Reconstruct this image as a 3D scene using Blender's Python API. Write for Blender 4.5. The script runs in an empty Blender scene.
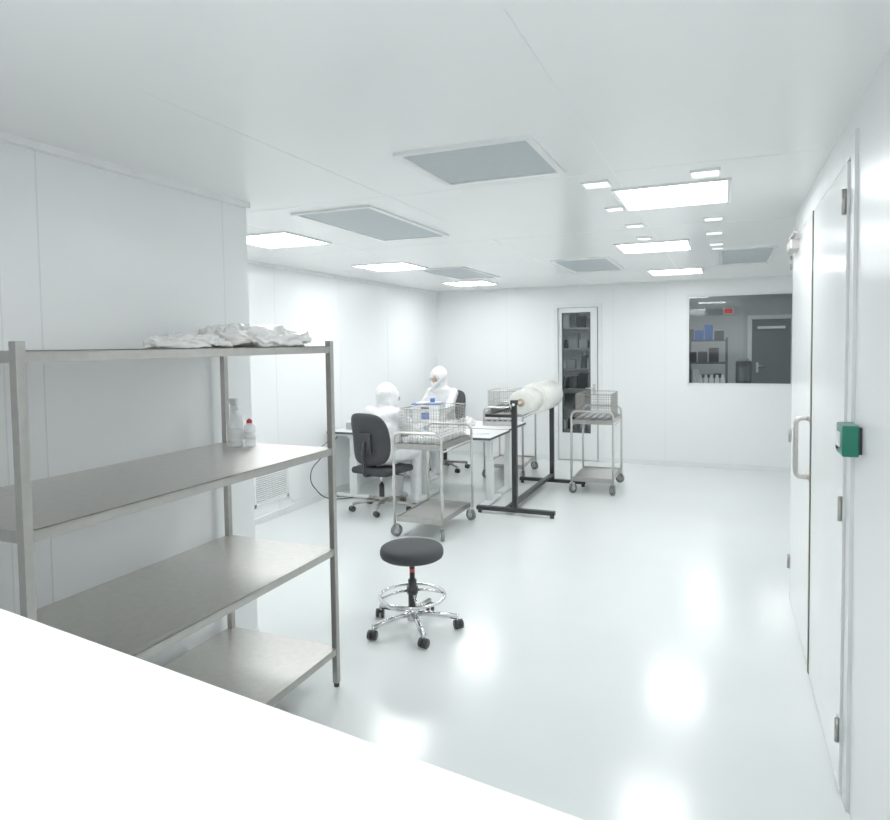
import bpy, bmesh, math, random
from mathutils import Vector, Matrix, noise
random.seed(4)
sc=bpy.context.scene
sc.view_settings.view_transform='Standard'
sc.view_settings.exposure=0.0
sc.view_settings.gamma=1.18

# ---------------------------------------------------------------- materials
def pm(name,col,rough=0.5,metal=0.0,var=0.03,scale=8.0,bump=0.0,bscale=60,coat=0.0,alpha=1.0,trans=0.0,emis=0,spec=0.5):
    m=bpy.data.materials.new(name); m.use_nodes=True
    nt=m.node_tree; p=nt.nodes['Principled BSDF']
    tc=nt.nodes.new('ShaderNodeTexCoord')
    n=nt.nodes.new('ShaderNodeTexNoise'); n.inputs['Scale'].default_value=scale; n.inputs['Detail'].default_value=3
    nt.links.new(tc.outputs['Object'],n.inputs['Vector'])
    r=nt.nodes.new('ShaderNodeValToRGB')
    r.color_ramp.elements[0].position=0.3; r.color_ramp.elements[1].position=0.7
    r.color_ramp.elements[0].color=tuple(max(0,c*(1-var)) for c in col)+(1,)
    r.color_ramp.elements[1].color=tuple(min(1,c*(1+var)) for c in col)+(1,)
    nt.links.new(n.outputs['Fac'],r.inputs['Fac']); nt.links.new(r.outputs['Color'],p.inputs['Base Color'])
    p.inputs['Roughness'].default_value=rough; p.inputs['Metallic'].default_value=metal
    p.inputs['Coat Weight'].default_value=coat; p.inputs['Coat Roughness'].default_value=0.08
    p.inputs['Alpha'].default_value=alpha; p.inputs['Transmission Weight'].default_value=trans
    p.inputs['Specular IOR Level'].default_value=spec
    if emis:
        nt.links.new(r.outputs['Color'],p.inputs['Emission Color']); p.inputs['Emission Strength'].default_value=emis
    if bump:
        n2=nt.nodes.new('ShaderNodeTexNoise'); n2.inputs['Scale'].default_value=bscale
        nt.links.new(tc.outputs['Object'],n2.inputs['Vector'])
        b=nt.nodes.new('ShaderNodeBump'); b.inputs['Strength'].default_value=bump; b.inputs['Distance'].default_value=0.01
        nt.links.new(n2.outputs['Fac'],b.inputs['Height']); nt.links.new(b.outputs['Normal'],p.inputs['Normal'])
    return m
def glass_mat(name):
    m=bpy.data.materials.new(name); m.use_nodes=True; nt=m.node_tree; nt.nodes.clear()
    o=nt.nodes.new('ShaderNodeOutputMaterial'); mx=nt.nodes.new('ShaderNodeMixShader')
    t=nt.nodes.new('ShaderNodeBsdfTransparent'); t.inputs[0].default_value=(.93,.97,.96,1)
    g=nt.nodes.new('ShaderNodeBsdfGlossy'); g.inputs['Roughness'].default_value=0.02
    f=nt.nodes.new('ShaderNodeFresnel'); f.inputs[0].default_value=1.4
    nt.links.new(f.outputs[0],mx.inputs[0]); nt.links.new(t.outputs[0],mx.inputs[1]); nt.links.new(g.outputs[0],mx.inputs[2]); nt.links.new(mx.outputs[0],o.inputs[0])
    return m
WALL=pm('wall_white_panel',(.87,.89,.89),.30,var=.008,scale=1.5)
CEIL=pm('ceiling_white_panel',(.93,.94,.935),.26,var=.006,scale=1.5)
FLOOR=pm('epoxy_floor',(.76,.80,.79),.18,var=.02,scale=1.2,bump=.02,bscale=6)
TRIM=pm('seam_grey',(.76,.785,.785),.4)
BASE=pm('cove_base',(.80,.83,.82),.3)
STEEL=pm('brushed_steel',(.62,.605,.58),.34,1.0,var=.05,scale=30)
STEELD=pm('steel_frame',(.41,.40,.38),.38,1.0,var=.05,scale=30)
CHROME=pm('chrome',(.72,.72,.73),.12,1.0)
BLACK=pm('black_upholstery',(.036,.038,.042),.7,bump=.3,bscale=300)
BLKP=pm('black_plastic',(.026,.026,.028),.4)
BLKM=pm('black_powdercoat',(.017,.019,.02),.45)
WHITE=pm('white_laminate',(.86,.87,.87),.35)
WMET=pm('white_coated_steel',(.82,.84,.84),.35)
DOORM=pm('door_white',(.84,.86,.86),.2,var=.01)
GREYV=pm('filter_grey',(.46,.51,.54),.45,var=.04,scale=60)
LIGHT=pm('light_diffuser',(.965,.99,1),.5,var=0,emis=19.5)
REFLSPOT=pm('glass_reflection_glow',(1,1,1),.5,var=0,emis=1.4)  # glow standing in for lights mirrored in the viewing glass, not a lamp
LLAB=pm('lab_light_diffuser',(1,1,1),.5,var=0,emis=20)
GREEN=pm('green_plastic',(.0,.16,.095),.35)
GASK=pm('dark_gasket',(.07,.10,.09),.5)
GASKG=pm('green_seal',(.03,.16,.11),.5)
RED=pm('red_plastic',(.7,.05,.06),.4)
BLUE=pm('blue_plastic',(.03,.14,.50),.4)
LBLUE=pm('light_blue_nitrile',(.12,.30,.72),.5)
SUIT=pm('white_coverall',(.86,.87,.88),.75,bump=.5,bscale=22)
SKIN=pm('skin',(.70,.46,.37),.5)
DARKE=pm('eye_dark',(.03,.02,.02),.3)
RUB=pm('grey_rubber',(.17,.19,.21),.6)
BAG=pm('plastic_bag_film',(.88,.88,.86),.25,bump=.4,bscale=25,var=.05)
FILM=pm('white_film_roll',(.84,.84,.80),.3,var=.05,scale=20)
CARD=pm('cardboard_core',(.45,.36,.26),.8)
CLEAR=pm('translucent_plastic',(.85,.88,.9),.2,alpha=.45)
LABW=pm('lab_wall_grey',(.46,.48,.49),.6)
LABD=pm('lab_door_grey',(.13,.145,.155),.45)
LABF=pm('lab_floor_grey',(.25,.26,.27),.4)
DGREY=pm('dark_grey_parts',(.08,.09,.10),.5)
MGREY=pm('mid_grey_parts',(.36,.38,.40),.5)
GLASS=glass_mat('window_glass')

# ---------------------------------------------------------------- builder
def fillet(pts,r,n=5):
    pts=[Vector(p) for p in pts]; out=[pts[0]]
    for i in range(1,len(pts)-1):
        a,b,c=pts[i-1],pts[i],pts[i+1]
        d1=(a-b); d2=(c-b); rr=min(r,d1.length*.49,d2.length*.49)
        p0=b+d1.normalized()*rr; p1=b+d2.normalized()*rr
        for k in range(n+1):
            t=k/n; out.append(p0*(1-t)**2+b*2*t*(1-t)+p1*t*t)
    out.append(pts[-1]); return out
def rotfrom(d):
    return Vector((0,0,1)).rotation_difference(Vector(d).normalized()).to_matrix().to_4x4()
class B:
    def __init__(s): s.bm=bmesh.new(); s.mats=[]; s.M=Matrix()
    def absorb(s,t,mat,smooth):
        if mat not in s.mats: s.mats.append(mat)
        i=s.mats.index(mat)
        for f in t.faces: f.material_index=i; f.smooth=smooth
        bmesh.ops.recalc_face_normals(t,faces=t.faces[:])
        t.transform(s.M); me=bpy.data.meshes.new('tmp'); t.to_mesh(me); t.free()
        s.bm.from_mesh(me); bpy.data.meshes.remove(me)
    def box(s,c,size,mat,rot=None,bev=0,seg=2):
        t=bmesh.new(); bmesh.ops.create_cube(t,size=1)
        t.transform(Matrix.Diagonal((*size,1)))
        if bev: bmesh.ops.bevel(t,geom=t.edges[:],offset=bev,segments=seg,affect='EDGES',profile=.5)
        M=Matrix.Translation(c)
        if rot is not None: M=M@rot
        t.transform(M); s.absorb(t,mat,False)
    def bx(s,x0,x1,y0,y1,z0,z1,mat,bev=0): s.box(((x0+x1)/2,(y0+y1)/2,(z0+z1)/2),(abs(x1-x0),abs(y1-y0),abs(z1-z0)),mat,bev=bev)
    def cyl(s,p0,p1,r0,mat,r1=None,seg=16):
        p0=Vector(p0);p1=Vector(p1); d=p1-p0; t=bmesh.new()
        bmesh.ops.create_cone(t,cap_ends=True,segments=seg,radius1=r0,radius2=r0 if r1 is None else r1,depth=d.length)
        t.transform(Matrix.Translation((p0+p1)/2)@rotfrom(d))
        s.absorb(t,mat,True)
    def tube(s,path,r,mat,seg=8,closed=False):
        P=[Vector(p) for p in path]; n=len(P); t=bmesh.new(); rings=[]
        tan=[]
        for i in range(n):
            if closed: d=P[(i+1)%n]-P[i-1]
            else: d=P[min(i+1,n-1)]-P[max(i-1,0)]
            tan.append(d.normalized())
        u=tan[0].orthogonal().normalized()
        for i in range(n):
            u=(u-tan[i]*u.dot(tan[i])).normalized(); v=tan[i].cross(u)
            rings.append([t.verts.new(P[i]+(u*math.cos(a)+v*math.sin(a))*r) for a in [2*math.pi*k/seg for k in range(seg)]])
        for i in range(n if closed else n-1):
            A=rings[i];C=rings[(i+1)%n]
            if closed and i==n-1:
                best=min(range(seg),key=lambda k:(C[k].co-A[0].co).length); C=C[best:]+C[:best]
            for k in range(seg): t.faces.new((A[k],A[(k+1)%seg],C[(k+1)%seg],C[k]))
        if not closed: t.faces.new(rings[0]); t.faces.new(rings[-1])
        s.absorb(t,mat,True)
    def ring(s,c,R,r,mat,n=32,seg=8):
        s.tube([(c[0]+R*math.cos(2*math.pi*k/n),c[1]+R*math.sin(2*math.pi*k/n),c[2]) for k in range(n)],r,mat,seg,True)
    def ell(s,c,rad,mat,rot=None,u=20,v=12):
        t=bmesh.new(); bmesh.ops.create_uvsphere(t,u_segments=u,v_segments=v,radius=1)
        M=Matrix.Translation(c)
        if rot is not None: M=M@rot
        t.transform(M@Matrix.Diagonal((*rad,1))); s.absorb(t,mat,True)
    def lathe(s,prof,c,mat,seg=28,rot=None):
        t=bmesh.new(); rings=[]
        for r,z in prof:
            rings.append([t.verts.new((r*math.cos(2*math.pi*k/seg),r*math.sin(2*math.pi*k/seg),z)) for k in range(seg)])
        for A,C in zip(rings,rings[1:]):
            for k in range(seg): t.faces.new((A[k],A[(k+1)%seg],C[(k+1)%seg],C[k]))
        t.faces.new(rings[0]); t.faces.new(rings[-1])
        M=Matrix.Translation(c)
        if rot is not None: M=M@rot
        t.transform(M); s.absorb(t,mat,True)
    def limb(s,p0,p1,r0,r1,mat):
        s.cyl(p0,p1,r0,mat,r1,seg=14); s.ell(p0,(r0,)*3,mat,u=14,v=8); s.ell(p1,(r1,)*3,mat,u=14,v=8)
    def make(s,name,loc=(0,0,0),rz=0,parent=None):
        me=bpy.data.meshes.new(name); s.bm.to_mesh(me); s.bm.free()
        for m in s.mats: me.materials.append(m)
        o=bpy.data.objects.new(name,me); sc.collection.objects.link(o)
        o.location=loc; o.rotation_euler=(0,0,rz)
        if parent: o.parent=parent
        return o

# ---------------------------------------------------------------- room
H=2.51; YB=9.57; XL=-4.12; XN=-2.50; XR=0.42; YC=3.10; YR=4.98; XRF=1.7
b=B(); b.bx(-4.3,2.0,-1.5,YB+.1,-.1,0,FLOOR); b.make('floor')
b=B(); b.bx(-4.3,2.0,-1.5,YB+.1,H,H+.1,CEIL); b.make('ceiling')
b=B(); b.bx(XN-.1,XN,.5,YC,0,H,WALL); b.bx(XL-.1,XN-.1,YC-.1,YC,0,H,WALL); b.make('wall_left_partition')
b=B(); b.bx(XL-.1,XL,YC,YB,0,H,WALL); b.make('wall_left')
dx0,dx1,dz=-2.28,-1.60,2.25; wx0,wx1,wz0,wz1=-.46,1.05,1.12,2.30
b=B()
for (x0,x1,z0,z1) in [(XL-.1,dx0,0,H),(dx0,dx1,dz,H),(dx1,wx0,0,H),(wx0,wx1,0,wz0),(wx0,wx1,wz1,H),(wx1,XRF+.1,0,H)]:
    b.bx(x0,x1,YB,YB+.1,z0,z1,WALL)
b.make('wall_back')
b=B(); b.bx(XR,XR+.1,.3,YR,0,H,WALL); b.bx(XR+.1,XRF+.1,YR-.1,YR,0,H,WALL); b.bx(XRF,XRF+.1,YR,YB,0,H,WALL); b.make('wall_right')
fa=math.radians(-8); piv=(-.55,.50)
b=B(); L0,L1=-2.0,.93
b.bx(L0,L1,-.2,-.03,0,1.34,WALL); b.bx(L0,L1,-.2,-.03,2.35,H,WALL); b.bx(L0,-1.05,-.2,-.03,1.34,2.35,WALL); b.make('wall_front',(piv[0],piv[1],0),fa)
b=B(); b.bx(-1.05,.9,-.22,0,1.34,1.385,WHITE,bev=.008); b.make('window_sill',(piv[0],piv[1],0),fa)
tn=[0]
def trim(x0,x1,y0,y1,z0,z1,mat=TRIM):
    tn[0]+=1; q=B(); q.bx(x0,x1,y0,y1,z0,z1,mat); q.make('trim_%d'%tn[0])
for y in (.82,1.68,1.84,2.90): trim(XN-.001,XN+.001,y,y+.005,0,H)
for y in (4.3,5.5,6.7,7.9,9.1): trim(XL-.001,XL+.001,y,y+.005,0,H)
for x in (-3.0,-1.45,-.75): trim(x,x+.005,YB-.001,YB+.001,0,H)
trim(XN,XN+.03,.9,YC,H-.03,H,WHITE)
trim(XL,XL+.03,YC,YB,H-.03,H,WHITE); trim(XL+.03,XRF,YB-.03,YB,H-.03,H,WHITE)
for x in (-2.9,-1.7,-.5): trim(x,x+.003,1.6,YB-.05,H-.001,H+.001)
for y in (3.3,5.0,6.4,7.9): trim(XL+.05 if y>3.2 else XN,XR,y,y+.003,H-.001,H+.001)
def baseb(n,x0,x1,y0,y1):
    q=B(); q.bx(x0,x1,y0,y1,0,.07,BASE,bev=.004); q.make('baseboard_'+n)
baseb('left',XL,XL+.012,YC,YB); baseb('left_partition',XN,XN+.012,.9,YC)
q=B(); q.bx(XL+.012,dx0,YB-.012,YB,0,.07,BASE); q.bx(dx1,XRF,YB-.012,YB,0,.07,BASE); q.make('baseboard_back')
def panel(name,cx,cy,w,l,mat,fr=.03):
    q=B(); z=H
    q.bx(cx-w/2-fr,cx+w/2+fr,cy-l/2-fr,cy-l/2,z-.012,z,WMET); q.bx(cx-w/2-fr,cx+w/2+fr,cy+l/2,cy+l/2+fr,z-.012,z,WMET)
    q.bx(cx-w/2-fr,cx-w/2,cy-l/2,cy+l/2,z-.012,z,WMET); q.bx(cx+w/2,cx+w/2+fr,cy-l/2,cy+l/2,z-.012,z,WMET)
    q.bx(cx-w/2,cx+w/2,cy-l/2,cy+l/2,z-.006,z,mat)
    return q.make(name)
for (x,y) in [(-.27,3.96),(-.56,6.0),(-.53,8.25),(-3.14,4.24),(-3.18,6.2),(-3.13,8.4),(-.75,.62)]: panel('ceiling_light_panel',x,y,.55,.56,LIGHT,.02)  # last panel is an added one, out of view, to light the foreground
for (x0,x1,y0,y1) in [(-1.27,-.73,2.6,3.15),(-2.41,-1.92,3.47,4.6),(-3.02,-2.55,6.6,7.75),(-1.56,-1.06,6.55,7.65),(-.03,.39,6.5,7.7)]:
    panel('ceiling_filter_panel',(x0+x1)/2,(y0+y1)/2,x1-x0,y1-y0,GREYV,.03)
for (x,y,w) in [(-.61,3.50,.12),(-.62,4.18,.09),(-.584,4.85,.10),(-.587,5.46,.09),(-.092,3.50,.12),(-.076,4.81,.10),(-.079,5.44,.10),(-.072,6.07,.09),(-.065,6.36,.08)]:  # added glowing squares imitating glass reflections; the ceiling has no such fittings
    panel('glass_reflection_spot',x,y,w,w,REFLSPOT,.008)
# wall vent
q=B(); y0,y1,z0,z1=5.1,5.65,.17,.51
q.bx(XL,XL+.012,y0,y1,z0,z0+.03,WMET); q.bx(XL,XL+.012,y0,y1,z1-.03,z1,WMET); q.bx(XL,XL+.012,y0,y0+.03,z0,z1,WMET); q.bx(XL,XL+.012,y1-.03,y1,z0,z1,WMET)
q.bx(XL,XL+.003,y0,y1,z0,z1,MGREY)
for i in range(14): q.box((XL+.008,(y0+y1)/2,z0+.04+i*.02),(.012,y1-y0-.05,.009),WMET,rot=Matrix.Rotation(.6,4,'Y'))
q.make('wall_vent_grille')

# back door (glazed)
q=B(); yd=YB+.02
q.bx(dx0,dx0+.05,YB-.015,YB+.09,0,dz,WMET); q.bx(dx1-.05,dx1,YB-.015,YB+.09,0,dz,WMET); q.bx(dx0+.05,dx1-.05,YB-.015,YB+.09,dz-.05,dz,WMET)
a0,a1=dx0+.055,dx1-.055
q.bx(a0,a0+.05,yd,yd+.045,.01,dz-.055,DOORM); q.bx(a1-.11,a1,yd,yd+.045,.01,dz-.055,DOORM); q.bx(a0+.05,a1-.11,yd,yd+.045,dz-.12,dz-.055,DOORM); q.bx(a0+.05,a1-.11,yd,yd+.045,.01,.40,DOORM)
for (x0,x1,z0,z1) in [(a0+.05,a0+.062,.40,dz-.12),(a1-.122,a1-.11,.40,dz-.12),(a0+.05,a1-.11,.40,.412),(a0+.05,a1-.11,dz-.132,dz-.12)]: q.bx(x0,x1,yd-.004,yd+.05,z0,z1,GASK)
q.bx(a0+.06,a1-.12,yd+.02,yd+.026,.41,dz-.13,GLASS)
q.bx(a1-.012,a1-.004,yd-.006,yd,.02,dz-.06,GASKG)
q.box((a1-.06,yd-.01,1.03),(.04,.012,.16),STEEL,bev=.004); q.tube(fillet([(a1-.06,yd-.01,1.05),(a1-.06,yd-.06,1.05),(a1-.17,yd-.06,1.05)],.015),.009,STEEL)
q.make('door_1')
q=B()
for (x0,x1,z0,z1) in [(wx0-.02,wx0+.012,wz0-.02,wz1+.02),(wx1-.012,wx1+.02,wz0-.02,wz1+.02),(wx0,wx1,wz0-.02,wz0+.012),(wx0,wx1,wz1-.012,wz1+.02)]: q.bx(x0,x1,YB-.004,YB+.1,z0,z1,WMET)
q.bx(wx0,wx1,YB+.03,YB+.036,wz0,wz1,GLASS)
q.make('window_1')
# right wall doors
def leaf(y0,y1,hy,sgn):
    q=B(); q.bx(XR-.022,XR-.005,y0+.006,y1-.006,.012,2.33,DOORM,bev=.003)
    q.bx(XR-.005,XR,y0,y1,0,2.345,GASK)
    for z in (.25,1.08,2.19):
        q.cyl((XR-.03,hy,z-.045),(XR-.03,hy,z+.045),.008,STEELD); q.box((XR-.024,hy+sgn*.02,z),(.006,.04,.08),STEELD)
    return q
q=leaf(3.76,4.86,4.86,-1)
q.tube(fillet([(XR-.022,3.83,1.00),(XR-.085,3.83,1.00),(XR-.085,3.83,1.30),(XR-.022,3.83,1.30)],.03),.013,STEEL,10)
q.cyl((XR-.022,3.83,1.00),(XR-.028,3.83,1.00),.022,STEEL);q.cyl((XR-.022,3.83,1.30),(XR-.028,3.83,1.30),.022,STEEL)
q.box((XR-.045,4.55,2.26),(.05,.22,.06),STEEL,bev=.006); q.box((XR-.06,4.4,2.3),(.02,.3,.015),STEEL)
q.make('door_2')
q=leaf(2.78,3.76,2.79,1); q.bx(XR-.026,XR-.02,3.752,3.772,.012,2.33,GASKG); q.bx(XR-.027,XR-.02,3.774,3.779,.012,2.33,RED); q.make('door_3')
trim(XR-.012,XR+.001,2.70,2.78,0,2.42,WMET); trim(XR-.012,XR+.001,4.86,4.94,0,2.42,WMET); trim(XR-.012,XR+.001,2.78,4.86,2.345,2.42,WMET)
trim(XR-.002,XR+.001,1.2,1.205,0,H)
q=B(); q.box((XR-.035,2.61,1.36),(.05,.13,.105),GREEN,bev=.006); q.box((XR-.006,2.61,1.36),(.012,.10,.09),BLKP); q.box((XR-.062,2.61,1.36),(.006,.05,.05),WHITE,bev=.002); q.cyl((XR-.06,2.64,1.33),(XR-.066,2.64,1.33),.008,BLKP)
q.make('emergency_door_release')

# ---------------------------------------------------------------- lab room behind
q=B(); q.bx(-3.6,3.0,15,15.1,0,3.0,LABW); q.make('wall_lab_back')
q=B(); q.bx(-3.7,-3.6,YB+.1,15,0,3.0,LABW); q.make('wall_lab_left')
q=B(); q.bx(3.0,3.1,YB+.1,15,0,3.0,LABW); q.make('wall_lab_right')
q=B(); q.bx(-3.7,3.1,YB+.1,15.1,-.1,0,LABF); q.make('floor_lab')
q=B(); q.bx(-3.7,3.1,YB+.1,15.1,3.0,3.1,LABW); q.make('ceiling_lab')
q=B(); q.bx(-3.7,3.1,YB+.1,YB+.16,H+.1,3.0,LABW); q.make('wall_lab_front')
for (x,y) in [(-.3,12.0),(-.35,13.6),(.9,12.6),(-2.2,11.2)]:
    q=B(); q.bx(x-.3,x+.3,y-.08,y+.08,2.93,2.97,LLAB); q.bx(x-.33,x+.33,y-.11,y+.11,2.97,3.0,WMET); q.make('lab_ceiling_lamp')
q=B(); q.bx(.42,1.28,14.96,15,0,2.2,WMET); q.bx(.5,1.2,14.93,14.97,.01,2.12,LABD,bev=.004)
q.box((.6,14.91,1.15),(.04,.02,.2),STEEL); q.tube(fillet([(.6,14.92,1.18),(.6,14.86,1.18),(.76,14.86,1.18)],.015),.013,STEEL)
q.box((.85,14.89,1.95),(.5,.05,.05),STEEL); q.make('door_4')
q=B(); q.box((.06,14.96,2.30),(.2,.05,.13),WHITE,bev=.005); q.box((.06,14.93,2.30),(.16,.01,.09),pm('exit_red',(.8,.05,.06),.4,emis=.2)); q.make('exit_sign')
def rack(name,loc,w,d,h,n,seed,fm=DGREY,dark=False):
    rnd=random.Random(seed); q=B()
    for sx in (-1,1):
        for sy in (-1,1): q.bx(sx*w/2-.02,sx*w/2+.02,sy*d/2-.02,sy*d/2+.02,0,h,fm)
    for i in range(n):
        z=.15+i*(h-.2)/(n-1); q.bx(-w/2,w/2,-d/2,d/2,z-.012,z+.012,fm)
        x=-w/2+.03
        while x<w/2-.12:
            ww=rnd.uniform(.08,.2); hh=rnd.uniform(.1,.28)
            q.box((x+ww/2,rnd.uniform(-.05,.05),z+.012+hh/2),(ww*.9,d*.6,hh),rnd.choice([DGREY,WHITE,DGREY,MGREY,BLKP,MGREY,DGREY] if dark else [BLUE,WHITE,DGREY,BLUE,BLKP,DGREY,BLKP]),bev=.006); x+=ww+.01
    q.make(name,loc)
rack('storage_rack',(-.40,12.6,0),.85,.45,1.75,5,2)
rack('storage_rack',(-2.55,12.0,0),1.2,.45,2.0,6,5,MGREY,True)
rack('storage_rack',(-1.35,14.2,0),1.4,.45,1.9,5,8)
q=B(); q.bx(-.55,.66,10.6,11.3,.93,.97,WMET)
for x in (-.5,.6):
    for y in (10.65,11.25): q.bx(x-.02,x+.02,y-.02,y+.02,0,.93,DGREY)
q.make('lab_bench')
q=B(); q.M=Matrix.Translation((-.42,10.85,.97))
for i in range(6): q.lathe([(.03,0),(.034,.02),(.034,.16),(.018,.19),(.018,.22)],(i*.078,random.uniform(-.1,.1),0),WHITE,seg=14)
q.make('sample_bottles')
q=B(); q.box((.26,11.1,1.18),(.22,.2,.42),BLKP,bev=.02); q.box((.26,10.99,1.20),(.15,.02,.22),DGREY,bev=.01); q.box((.26,11.1,1.41),(.14,.12,.04),MGREY,bev=.01); q.make('lab_instrument')
q=B(); q.cyl((1.3,14.0,2.75),(-3.0,14.0,2.75),.06,MGREY); q.cyl((1.3,13.6,2.8),(-3.0,13.6,2.8),.04,WMET)
for x in (-2,0,1.2): q.bx(x-.01,x+.01,13.55,14.05,2.8,3.0,DGREY)
q.make('ceiling_pipes')

# ---------------------------------------------------------------- shelf unit
q=B(); X0,X1,Y0,Y1=-2.45,-1.77,1.225,2.82; c=((X0+X1)/2,(Y0+Y1)/2)
pr=.0145
for x in (X0+pr,X1-pr):
    for y in (Y0+pr,Y1-pr):
        q.bx(x-pr,x+pr,y-pr,y+pr,.02,1.725,STEELD,bev=.002); q.cyl((x,y,0),(x,y,.022),.014,BLKP)
for z in (.20,.70,1.20,1.70):
    q.bx(X0+.029,X1-.029,Y0+.006,Y1-.006,z-.004,z,STEEL)
    q.bx(X0+.004,X1-.004,Y0+.03,Y1-.03,z-.0035,z-.0005,STEEL)
    for x in (X0+.004,X1-.006): q.bx(x,x+.002,Y0+.029,Y1-.029,z-.034,z,STEELD)
    for y in (Y0+.004,Y1-.006): q.bx(X0+.029,X1-.029,y,y+.002,z-.034,z,STEELD)
    q.bx(c[0]-.03,c[0]+.03,Y0+.02,Y1-.02,z-.03,z-.004,STEELD)
q.make('stainless_steel_shelving_unit')
def bag(name,loc,sz,seed,rz=0,mat=BAG):
    t=bmesh.new(); bmesh.ops.create_icosphere(t,subdivisions=5,radius=1)
    for v in t.verts:
        p=v.co.copy(); q_=Vector([math.copysign(abs(k)**.7,k) for k in p])
        n1=noise.noise(p*1.8+Vector((seed,0,0))); n2=noise.noise(p*5+Vector((0,seed,0)))
        q_*=1+.18*n1+.12*n2
        zz=q_.z*sz[2]*(1+.7*n1+.4*n2)
        v.co=Vector((q_.x*sz[0],q_.y*sz[1],max(zz,-sz[2]*.8)+sz[2]*.8))
    q=B(); q.absorb(t,mat,True); return q.make(name,loc,rz)
bag('plastic_bag_pack',(-1.99,2.56,1.7),(.17,.22,.042),1.3)
bag('plastic_bag_pack',(-2.10,2.20,1.7),(.15,.13,.028),5.1,.3)
bag('plastic_bag_pack',(-2.22,2.62,1.7),(.10,.14,.055),8.7,-.4)
q=B()
q.lathe([(.034,0),(.037,.01),(.037,.12),(.03,.15),(.014,.175),(.014,.19)],(0,0,0),CLEAR)
q.lathe([(.035,.03),(.0378,.032),(.0378,.09),(.035,.092)],(0,0,0),WHITE)
q.cyl((0,0,.185),(0,0,.205),.017,WHITE); q.box((0,.008,.225),(.022,.07,.035),WHITE,bev=.007); q.box((0,.05,.232),(.014,.03,.014),WHITE,bev=.003)
q.tube(fillet([(0,.03,.21),(0,.045,.19),(0,.04,.165)],.01),.005,WHITE); q.cyl((0,0,.01),(0,0,.19),.003,WHITE)
q.make('spray_bottle',(-2.28,2.70,1.2),1.2)
q=B(); q.lathe([(.026,0),(.028,.008),(.028,.10),(.012,.12)],(0,0,0),CLEAR); q.lathe([(.014,.118),(.014,.132),(.005,.14)],(0,0,0),RED); q.lathe([(.0285,.04),(.0285,.07)],(0,0,0),WMET)
q.make('small_bottle',(-2.21,2.72,1.2))

# ---------------------------------------------------------------- star base
def star(q,R,z,mat,phase=0,r0=.022,wr=.028,wm=None):
    wm=wm or BLKP
    q.cyl((0,0,z-.03),(0,0,z+.045),.034,mat)
    for k in range(5):
        a=phase+k*2*math.pi/5; e=Vector((math.cos(a),math.sin(a),0))
        q.tube([e*.02+Vector((0,0,z+.01)),e*(R*.5)+Vector((0,0,z+.004)),e*R+Vector((0,0,z-.012))],r0*.75,mat,10)
        q.cyl(e*R+Vector((0,0,wr*1.2)),e*R+Vector((0,0,z-.002)),.010,mat)
        w=e*(R+.008); tw=Matrix.Rotation(a*2.3,3,'Z')@Vector((1,0,0))
        for sd in (-1,1): q.cyl(w+tw*sd*.006+Vector((0,0,wr)),w+tw*sd*.024+Vector((0,0,wr)),wr,wm,seg=18)
        q.box(w+Vector((0,0,wr*1.55)),(.03,.03,wr*.9),wm,bev=.008)
q=B(); star(q,.265,.085,CHROME,phase=.35)
q.cyl((0,0,.10),(0,0,.30),.026,BLKP); q.cyl((0,0,.27),(0,0,.43),.016,BLKM); q.cyl((0,0,.345),(0,0,.365),.0165,RED)
q.ring((0,0,.20),.195,.010,CHROME,40,10)
for k in range(4):
    a=.6+k*math.pi/2; q.tube([(.02*math.cos(a),.02*math.sin(a),.235),(.10*math.cos(a),.10*math.sin(a),.225),(.19*math.cos(a),.19*math.sin(a),.2)],.008,CHROME)
q.cyl((0,0,.215),(0,0,.255),.034,BLKP); q.cyl((0,0,.415),(0,0,.435),.08,BLKP)
q.tube([(.03,0,.42),(.14,.05,.415)],.006,BLKP)
q.lathe([(.05,.432),(.17,.433),(.184,.442),(.190,.458),(.190,.478),(.184,.494),(.170,.503),(.12,.508),(.02,.509)],(0,0,0),BLACK,40)
q.make('round_swivel_stool',(-1.72,3.56,0))

def chair(loc,rz,bz=0,bw=.225):
    q=B(); star(q,.30,.095,STEELD,phase=.2,wr=.03)
    q.cyl((0,0,.11),(0,0,.27),.028,BLKP); q.cyl((0,0,.27),(0,0,.38),.015,CHROME); q.box((0,-.01,.385),(.18,.26,.035),BLKP,bev=.01)
    q.box((0,.02,.425),(.48,.46,.07),BLACK,bev=.032,seg=4)
    t=bmesh.new(); bmesh.ops.create_cube(t,size=1); bmesh.ops.subdivide_edges(t,edges=t.edges[:],cuts=9,use_grid_fill=True)
    for v in t.verts:
        x,y,z=v.co.x*2,v.co.y*2,v.co.z*2
        m=max(abs(x),abs(z)); 
        l=(abs(x)**3.6+abs(z)**3.6)**(1/3.6); f=m/l if l>1e-6 else 1
        xx,zz=x*f,z*f; th=.028*(1-.6*max(0,m-.8)/.2)
        w=bw*(1-.06*(zz>0)*zz*zz)
        v.co=Vector((xx*w,y*th-.225+.045*xx*xx+.03*math.cos(zz*1.8)-.045*zz*.8,.76+bz+zz*.265))
    q.absorb(t,BLACK,True)
    q.tube(fillet([(0,-.08,.385),(0,-.27,.39),(0,-.285,.62),(0,-.25,.74)],.05),.016,BLKP); q.box((0,-.245,.72),(.16,.02,.2),BLKP,bev=.008)
    q.tube([(.1,0,.385),(.27,.03,.38)],.006,BLKP)
    return q.make('office_swivel_chair',loc,rz)
P1=(-3.27,6.08,0); R1=math.radians(-12); P2=(-3.5,8.34,0); R2=math.radians(168)
chair(P1,R1,bw=.24)
chair(P2,R2,bz=.04)

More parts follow.
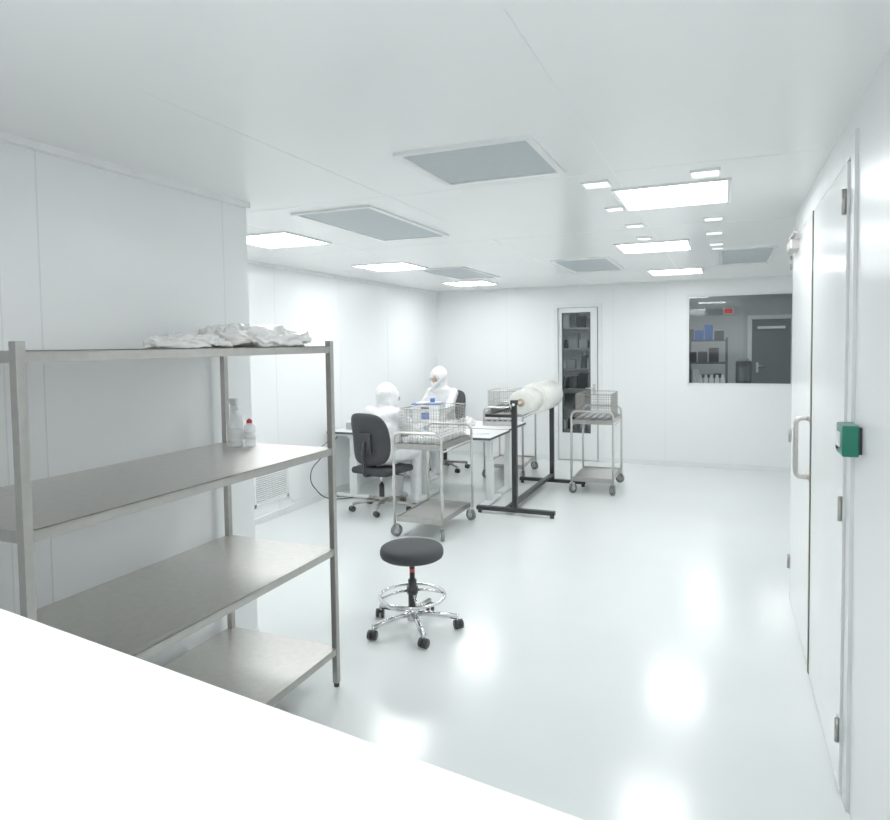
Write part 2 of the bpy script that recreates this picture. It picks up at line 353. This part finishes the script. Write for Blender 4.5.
# ---------------------------------------------------------------- desks
def desk(loc,rz,L,D,name='height_adjustable_desk'):
    q=B(); z=.75
    q.box((0,0,z-.0125),(L,D,.025),WHITE,bev=.003)
    for (c_,s_) in [((0,-D/2-.001,z-.013),(L,.003,.024)),((0,D/2+.001,z-.013),(L,.003,.024)),((-L/2-.001,0,z-.013),(.003,D,.024)),((L/2+.001,0,z-.013),(.003,D,.024))]: q.box(c_,s_,DGREY)
    for s in (-1,1):
        x=s*(L/2-.12)
        q.box((x,0,.41),(.05,.08,.56),WMET,bev=.004); q.box((x,0,.24),(.065,.095,.42),WMET,bev=.004)
        q.box((x,0,.025),(.08,D*.88,.035),WMET,bev=.012); q.box((x,0,.705),(.05,D*.8,.03),WMET)
        for y in (-D*.4,D*.4): q.cyl((x,y,0),(x,y,.012),.02,BLKP)
    q.box((0,.06,.69),(L-.24,.05,.05),WMET)
    return q.make(name,loc,rz)
desk((-3.82,7.1,0),math.pi/2,1.5,.55)
desk((-2.68,6.70,0),0,1.0,.68)
desk((-2.86,7.43,0),0,1.30,.70)
q=B()
for (x0,x1,y0,y1) in [(-.17,-.155,-.13,.13),(.155,.17,-.13,.13),(-.155,.155,-.13,-.115),(-.155,.155,.115,.13)]: q.bx(x0,x1,y0,y1,0,.24,WHITE)
q.bx(-.155,.155,-.115,.115,0,.012,WHITE); q.bx(-.175,.175,-.135,.135,.24,.252,BLUE); q.bx(-.05,.05,-.133,-.131,.07,.15,BLUE); q.box((0,-.138,.2),(.1,.012,.02),BLKP)
q.bx(-.13,.13,-.1,.1,.252,.262,WHITE); q.cyl((.05,0,.26),(.05,0,.31),.03,BLUE)
q.make('blue_lidded_box',(-3.28,7.32,.75),.1)
q=B()
for i,(x,y) in enumerate([(-.1,0),(0,.02),(.1,-.01)]): q.lathe([(.028,0),(.03,.01),(.03,.1),(.02,.12)],(x,y,0),WHITE,16); q.lathe([(.022,.118),(.022,.14)],(x,y,0),BLUE if i==1 else WMET,16)
q.make('container_group',(-3.8,7.35,.75),.4)
q=B(); q.bx(-.17,.17,-.12,.12,0,.006,WMET)
for (x0,x1,y0,y1) in [(-.17,-.164,-.12,.12),(.164,.17,-.12,.12),(-.17,.17,-.12,-.114),(-.17,.17,.114,.12)]: q.bx(x0,x1,y0,y1,0,.05,STEEL)
for i in range(5):
    for j in range(3): q.cyl((-.13+i*.065,-.08+j*.08,.006),(-.13+i*.065,-.08+j*.08,.04),.02,DGREY)
q.make('parts_tray',(-2.45,7.48,.75),.15)
q=B(); q.box((0,0,.001),(.3,.21,.002),BAG); q.box((.02,.03,.003),(.28,.2,.002),WHITE,rot=Matrix.Rotation(.2,4,'Z')); q.make('paper_sheets',(-2.45,6.68,.7505),.3)
q=B(); q.box((0,0,.04),(.22,.3,.08),MGREY,bev=.01); q.box((0,0,.083),(.19,.27,.006),WHITE,bev=.002); q.box((.0,.05,.10),(.1,.1,.03),DGREY,bev=.005); q.make('bench_scale',(-3.87,6.7,.75),.1)
bag('folded_white_cloth',(-2.80,7.30,.75),(.11,.09,.04),3.3,.3)
q=B(); q.tube(fillet([(-3.95,6.33,.70),(-4.03,6.2,.52),(-4.06,5.98,.40),(-4.06,5.95,.26),(-4.0,6.1,.06),(-3.92,6.3,.008),(-3.75,6.55,.008)],.12,8),.006,BLKP)
q.tube(fillet([(-3.98,6.33,.70),(-4.07,6.2,.60),(-4.08,5.98,.52),(-4.1,5.85,.55)],.1,8),.004,BLKP); q.box((-4.108,5.83,.56),(.022,.08,.08),WHITE,bev=.004)
q.make('power_cable')

# ---------------------------------------------------------------- trolleys
def caster(q,x,y,r=.05,a=0):
    M0=q.M.copy(); q.M=M0@Matrix.Translation((x,y,0))@Matrix.Rotation(a,4,'Z')
    q.cyl((-.014,.02,r),(.014,.02,r),r,RUB,seg=22); q.cyl((-.017,.02,r),(.017,.02,r),r*.55,STEEL,seg=18); q.cyl((-.024,.02,r),(.024,.02,r),.007,CHROME,seg=8)
    for s in (-1,1): q.box((s*.021,.012,r*1.35),(.003,.035,r*1.3),STEEL)
    q.box((0,.006,r*2+.006),(.046,.05,.005),STEEL); q.cyl((0,0,r*2+.006),(0,0,r*2+.035),.011,STEEL)
    q.M=M0
def basket(q,c,w,l,h,fill=None):
    x0,x1,y0,y1=c[0]-w/2,c[0]+w/2,c[1]-l/2,c[1]+l/2; z0=c[2]+.004; z1=z0+h
    for z,r in ((z1,.0045),(z0,.003),(z0+h*.5,.003)):
        q.tube(fillet([(x0,(y0+y1)/2,z),(x0,y0,z),(x1,y0,z),(x1,y1,z),(x0,y1,z),(x0,(y0+y1)/2+.001,z)],.02,3),r,STEELD,6)
    for k in range(1,11):
        z=z0+k*h/11
        for (p,s_) in [(((x0+x1)/2,y0,z),(w,.002,.002)),(((x0+x1)/2,y1,z),(w,.002,.002)),((x0,(y0+y1)/2,z),(.002,l,.002)),((x1,(y0+y1)/2,z),(.002,l,.002))]: q.box(p,s_,STEELD)
    n=int(w/.025)
    for k in range(n+1):
        x=x0+k*w/n
        for y in (y0,y1): q.box((x,y,(z0+z1)/2),(.0025,.0025,h),STEELD)
        q.box((x,(y0+y1)/2,z0),(.0025,l,.0025),STEELD)
    n=int(l/.025)
    for k in range(n+1):
        y=y0+k*l/n
        for x in (x0,x1): q.box((x,y,(z0+z1)/2),(.0025,.0025,h),STEELD)
        q.box(((x0+x1)/2,y,z0),(w,.0025,.0025),STEELD)
    if fill:
        rnd=random.Random(fill[1])
        for i in range(5):
            for j in range(7):
                q.box((x0+.05+i*(w-.1)/4,y0+.05+j*(l-.1)/6,z0+.006+fill[2]/2),(.05,.05,fill[2]),fill[0],rot=Matrix.Rotation(rnd.uniform(-.4,.4),4,'Z'),bev=.008)
def trolley(loc,rz,W=.46,L=.74,ht=.93,up=.82,bh=.24,bl=.6,fill=None):
    q=B(); r=.0125
    for y in (-L/2,L/2):
        q.tube(fillet([(-W/2,y,.125),(-W/2,y,ht),(W/2,y,ht),(W/2,y,.125)],.07,6),r,STEEL,10)
        for s in (-1,1): caster(q,s*W/2,y,.055,a=(.5 if y<0 else 1.1)*s)
    for z in (.17,up):
        w,l=W-.03,L-.03
        q.bx(-w/2,w/2,-l/2,l/2,z-.003,z,STEEL)
        for (x0,x1,y0,y1) in [(-w/2,w/2,-l/2-.003,-l/2),(-w/2,w/2,l/2,l/2+.003),(-w/2-.003,-w/2,-l/2,l/2),(w/2,w/2+.003,-l/2,l/2)]: q.bx(x0,x1,y0,y1,z-.035,z+.012,STEELD)
    for s in (-1,1): q.tube([(s*W/2,-L/2,up-.05),(s*W/2,L/2,up-.05)],.008,STEEL)
    basket(q,(0,0,up),W-.07,bl,bh,fill)
    return q.make('steel_utility_trolley',loc,rz)
trolley((-2.47,5.62,0),0,fill=(WMET,3,.05),bh=.31,bl=.64)
trolley((-1.37,7.85,0),.02,fill=(MGREY,7,.03),bh=.29)
trolley((-2.58,8.36,0),.05,fill=(DGREY,9,.06),bh=.28,ht=.9,W=.5)

# ---------------------------------------------------------------- roll stand
q=B(); xc=-1.91
for y in (6.32,7.86):
    q.bx(xc-.40,xc+.40,y-.03,y+.03,.03,.07,BLKM,bev=.004)
    for x in (xc-.37,xc+.37): q.cyl((x,y,0),(x,y,.03),.022,BLKP)
    q.bx(xc-.025,xc+.025,y-.025,y+.025,.07,1.12,BLKM,bev=.003)
    q.box((xc,y,1.12),(.07,.06,.05),BLKM,bev=.006)
q.bx(xc-.02,xc+.02,6.34,7.84,.10,.14,BLKM)
q.bx(xc-.12,xc-.08,6.34,7.84,.035,.065,BLKM)
q.cyl((xc,6.28,1.10),(xc,7.92,1.10),.014,STEEL)
for y in (6.32,7.86): q.bx(xc-.30,xc-.025,y-.015,y+.015,.97,1.0,BLKM)
q.cyl((xc-.29,6.32,.985),(xc-.29,7.86,.985),.012,BLKM)
RX=Matrix.Rotation(-math.pi/2,4,'X')
def roll(y0,y1,r):
    L=y1-y0
    q.lathe([(.04,0),(.045,0),(r*.6,.004),(r-.01,0),(r,.008),(r,L-.008),(r-.01,L),(r*.6,L-.004),(.045,L)],(xc,y0,1.10),FILM,36,rot=RX)
    q.cyl((xc,y0-.012,1.10),(xc,y0+.01,1.10),.042,CARD)
roll(6.55,6.98,.125); roll(7.03,7.74,.165)
q.make('film_roll_stand')

# ---------------------------------------------------------------- people
def hand(q,w,d,up,side,mat):
    w=Vector(w); d=Vector(d).normalized(); up=Vector(up); up=(up-d*up.dot(d)).normalized(); s=d.cross(up)*side
    M=Matrix((tuple(s)+(0,),tuple(d)+(0,),tuple(up)+(0,),(0,0,0,1))).transposed()
    q.ell(w+d*.05,(.042,.055,.017),mat,rot=M); q.limb(w-d*.03,w+d*.02,.027,.024,mat)
    for i,(o,l) in enumerate([(-.030,.068),(-.010,.080),(.010,.075),(.029,.058)]):
        p=w+d*.085+s*o; c=.25
        for k,f in enumerate((.45,.32,.23)):
            dr=(d*math.cos(c)-up*math.sin(c)+s*o*1.5).normalized(); e=p+dr*l*f
            q.limb(p,e,.0095-k*.001,.0085-k*.001,mat); p=e; c+=.38
    p=w+d*.025-s*.034
    for k,f in enumerate((.032,.028,.022)):
        dr=(d*(.55+.25*k)-s*(.8-.25*k)-up*.25).normalized(); e=p+dr*f; q.limb(p,e,.012-k*.001,.011-k*.001,mat); p=e
def worker(loc,rz,lean,headtilt,hl,hr,glove,turn=0,dz=0,sx=0):
    E=bpy.data.objects.new('cleanroom_worker',None); sc.collection.objects.link(E); E.location=loc; E.rotation_euler=(0,0,rz)
    q=B(); L=lean; m=SUIT
    pel=Vector((0,-.02,.565)); wa=Vector((0,.0+L*.25,.74+dz*.3)); ch=Vector((sx*.6,.03+L*.6,.95+dz*.6)); nk=Vector((sx,.05+L*.9,1.09+dz)); hd=Vector((sx,.075+L*1.1,1.225+dz))
    q.ell(pel,(.175,.14,.105),m); q.ell(pel.lerp(wa,.5),(.17,.135,.14),m); q.ell(wa,(.17,.13,.15),m); q.ell(wa.lerp(ch,.5),(.182,.135,.15),m); q.ell(ch,(.195,.13,.14),m)
    q.ell(ch+Vector((0,L*.15,.07)),(.185,.105,.085),m); q.limb(ch+Vector((0,.0,.06)),nk+Vector((0,0,.03)),.09,.08,m)
    q.ell(nk+Vector((0,-.005,-.03)),(.15,.105,.06),m)
    for s in (-1,1):
        sh=ch+Vector((s*.18,0,.075)); q.limb(sh,sh.lerp(ch,.4),.072,.09,m)
        w=Vector(hr if s>0 else hl)
        a,bb=.29,.26; dv=w-sh; dist=min(dv.length,a+bb-.005); x=(a*a-bb*bb+dist*dist)/(2*dist); hgt=math.sqrt(max(0,a*a-x*x))
        w=sh+dv.normalized()*dist
        pole=Vector((s*.7,-.2,-1)); pole=(pole-dv.normalized()*pole.dot(dv.normalized())).normalized()
        el=sh+dv.normalized()*x+pole*hgt
        q.limb(sh,el,.068,.056,m); q.limb(el,w,.056,.036,m); q.limb(w.lerp(el,.12),w,.04,.038,m)
        hip=Vector((s*.09,.02,.56)); kn=Vector((s*.12,.43,.56)); an=Vector((s*.13,.42,.13))
        q.limb(hip,kn,.098,.072,m); q.limb(kn,an,.070,.055,m); q.limb(kn.lerp(an,.35),an,.072,.062,m)
        q.limb(Vector((s*.13,.40,.05)),Vector((s*.14,.56,.038)),.048,.036,m); q.limb(an,Vector((s*.13,.40,.06)),.056,.05,m)
    q.ell(hd,(.106,.125,.135),m); q.ell(hd+Vector((0,-.02,-.06)),(.108,.11,.11),m); q.ell(hd+Vector((0,-.03,.025)),(.098,.12,.12),m)
    o=q.make('coverall_body',parent=E)
    rm=o.modifiers.new('remesh','REMESH'); rm.mode='VOXEL'; rm.voxel_size=.010; rm.use_smooth_shade=True
    sm=o.modifiers.new('smooth','SMOOTH'); sm.factor=.6; sm.iterations=9
    tx=bpy.data.textures.new('fabric_folds','CLOUDS'); tx.noise_scale=.07
    dp=o.modifiers.new('folds','DISPLACE'); dp.texture=tx; dp.strength=.015; dp.mid_level=.4
    f=B(); f.M=Matrix.Translation(hd)@Matrix.Rotation(turn,4,'Z')@Matrix.Rotation(-headtilt,4,'X')
    f.ell((0,.052,-.005),(.068,.080,.092),SKIN)
    n=28; f.tube([(.070*math.cos(2*math.pi*k/n),.092-.018*abs(math.cos(2*math.pi*k/n)),-.005+.090*math.sin(2*math.pi*k/n)) for k in range(n)],.015,SUIT,8,True)
    f.ell((0,.131,.0),(.011,.016,.022),SKIN)
    for s in (-1,1):
        f.ell((s*.028,.116,.022),(.014,.009,.008),WHITE); f.ell((s*.028,.123,.022),(.006,.004,.006),DARKE)
        f.box((s*.028,.121,.042),(.028,.006,.005),CARD,bev=.002)
        f.tube([(s*(.028+.022*math.cos(2*math.pi*k/16)),.131,.022+.018*math.sin(2*math.pi*k/16)) for k in range(16)],.0025,BLKP,6,True)
        f.tube([(s*.05,.131,.025),(s*.072,.07,.028)],.0025,BLKP,6)
    f.ell((0,.102,-.046),(.060,.045,.046),WMET); f.tube([(-.054,.098,-.03),(0,.148,-.028),(.054,.098,-.03)],.003,WHITE,6)
    f.ell((0,.112,-.062),(.024,.035,.006),WMET)
    f.make('face',parent=E)
    for nm,w,s in (('gloved_hand_left',hl,-1),('gloved_hand_right',hr,1)):
        sh=ch+Vector((s*.18,0,.075)); dv=Vector(w)-sh; w=sh+dv.normalized()*min(dv.length,.545)
        g=B(); hand(g,w,Vector((-s*.25,1,-.12)),(0,0,1),s,glove)
        go=g.make(nm,parent=E); r2=go.modifiers.new('remesh','REMESH'); r2.mode='VOXEL'; r2.voxel_size=.0035; r2.use_smooth_shade=True
    return E
worker(P1,R1,.10,.45,(-.06,.50,.815),(.14,.50,.815),LBLUE,turn=-.1,dz=-.06,sx=-.05)
worker(P2,R2,.10,.35,(-.11,.50,.815),(.10,.49,.815),LBLUE,turn=.1,dz=.04,sx=-.03)

# ---------------------------------------------------------------- world & camera
w=bpy.data.worlds.new('World'); sc.world=w; w.use_nodes=True
bg=w.node_tree.nodes['Background']; bg.inputs[0].default_value=(.93,.97,1,1); bg.inputs[1].default_value=1.7
cam=bpy.data.cameras.new('camera'); co=bpy.data.objects.new('camera',cam); sc.collection.objects.link(co)
cam.lens=36*670/890; cam.sensor_width=36; cam.shift_y=-34/890; cam.clip_start=.02
co.matrix_world=Matrix.Translation((0,0,1.70))@Matrix.Rotation(math.radians(22.7),4,'Z')@Matrix.Rotation(math.radians(90-2.7),4,'X')@Matrix.Rotation(math.radians(-.8),4,'Z')
sc.camera=co
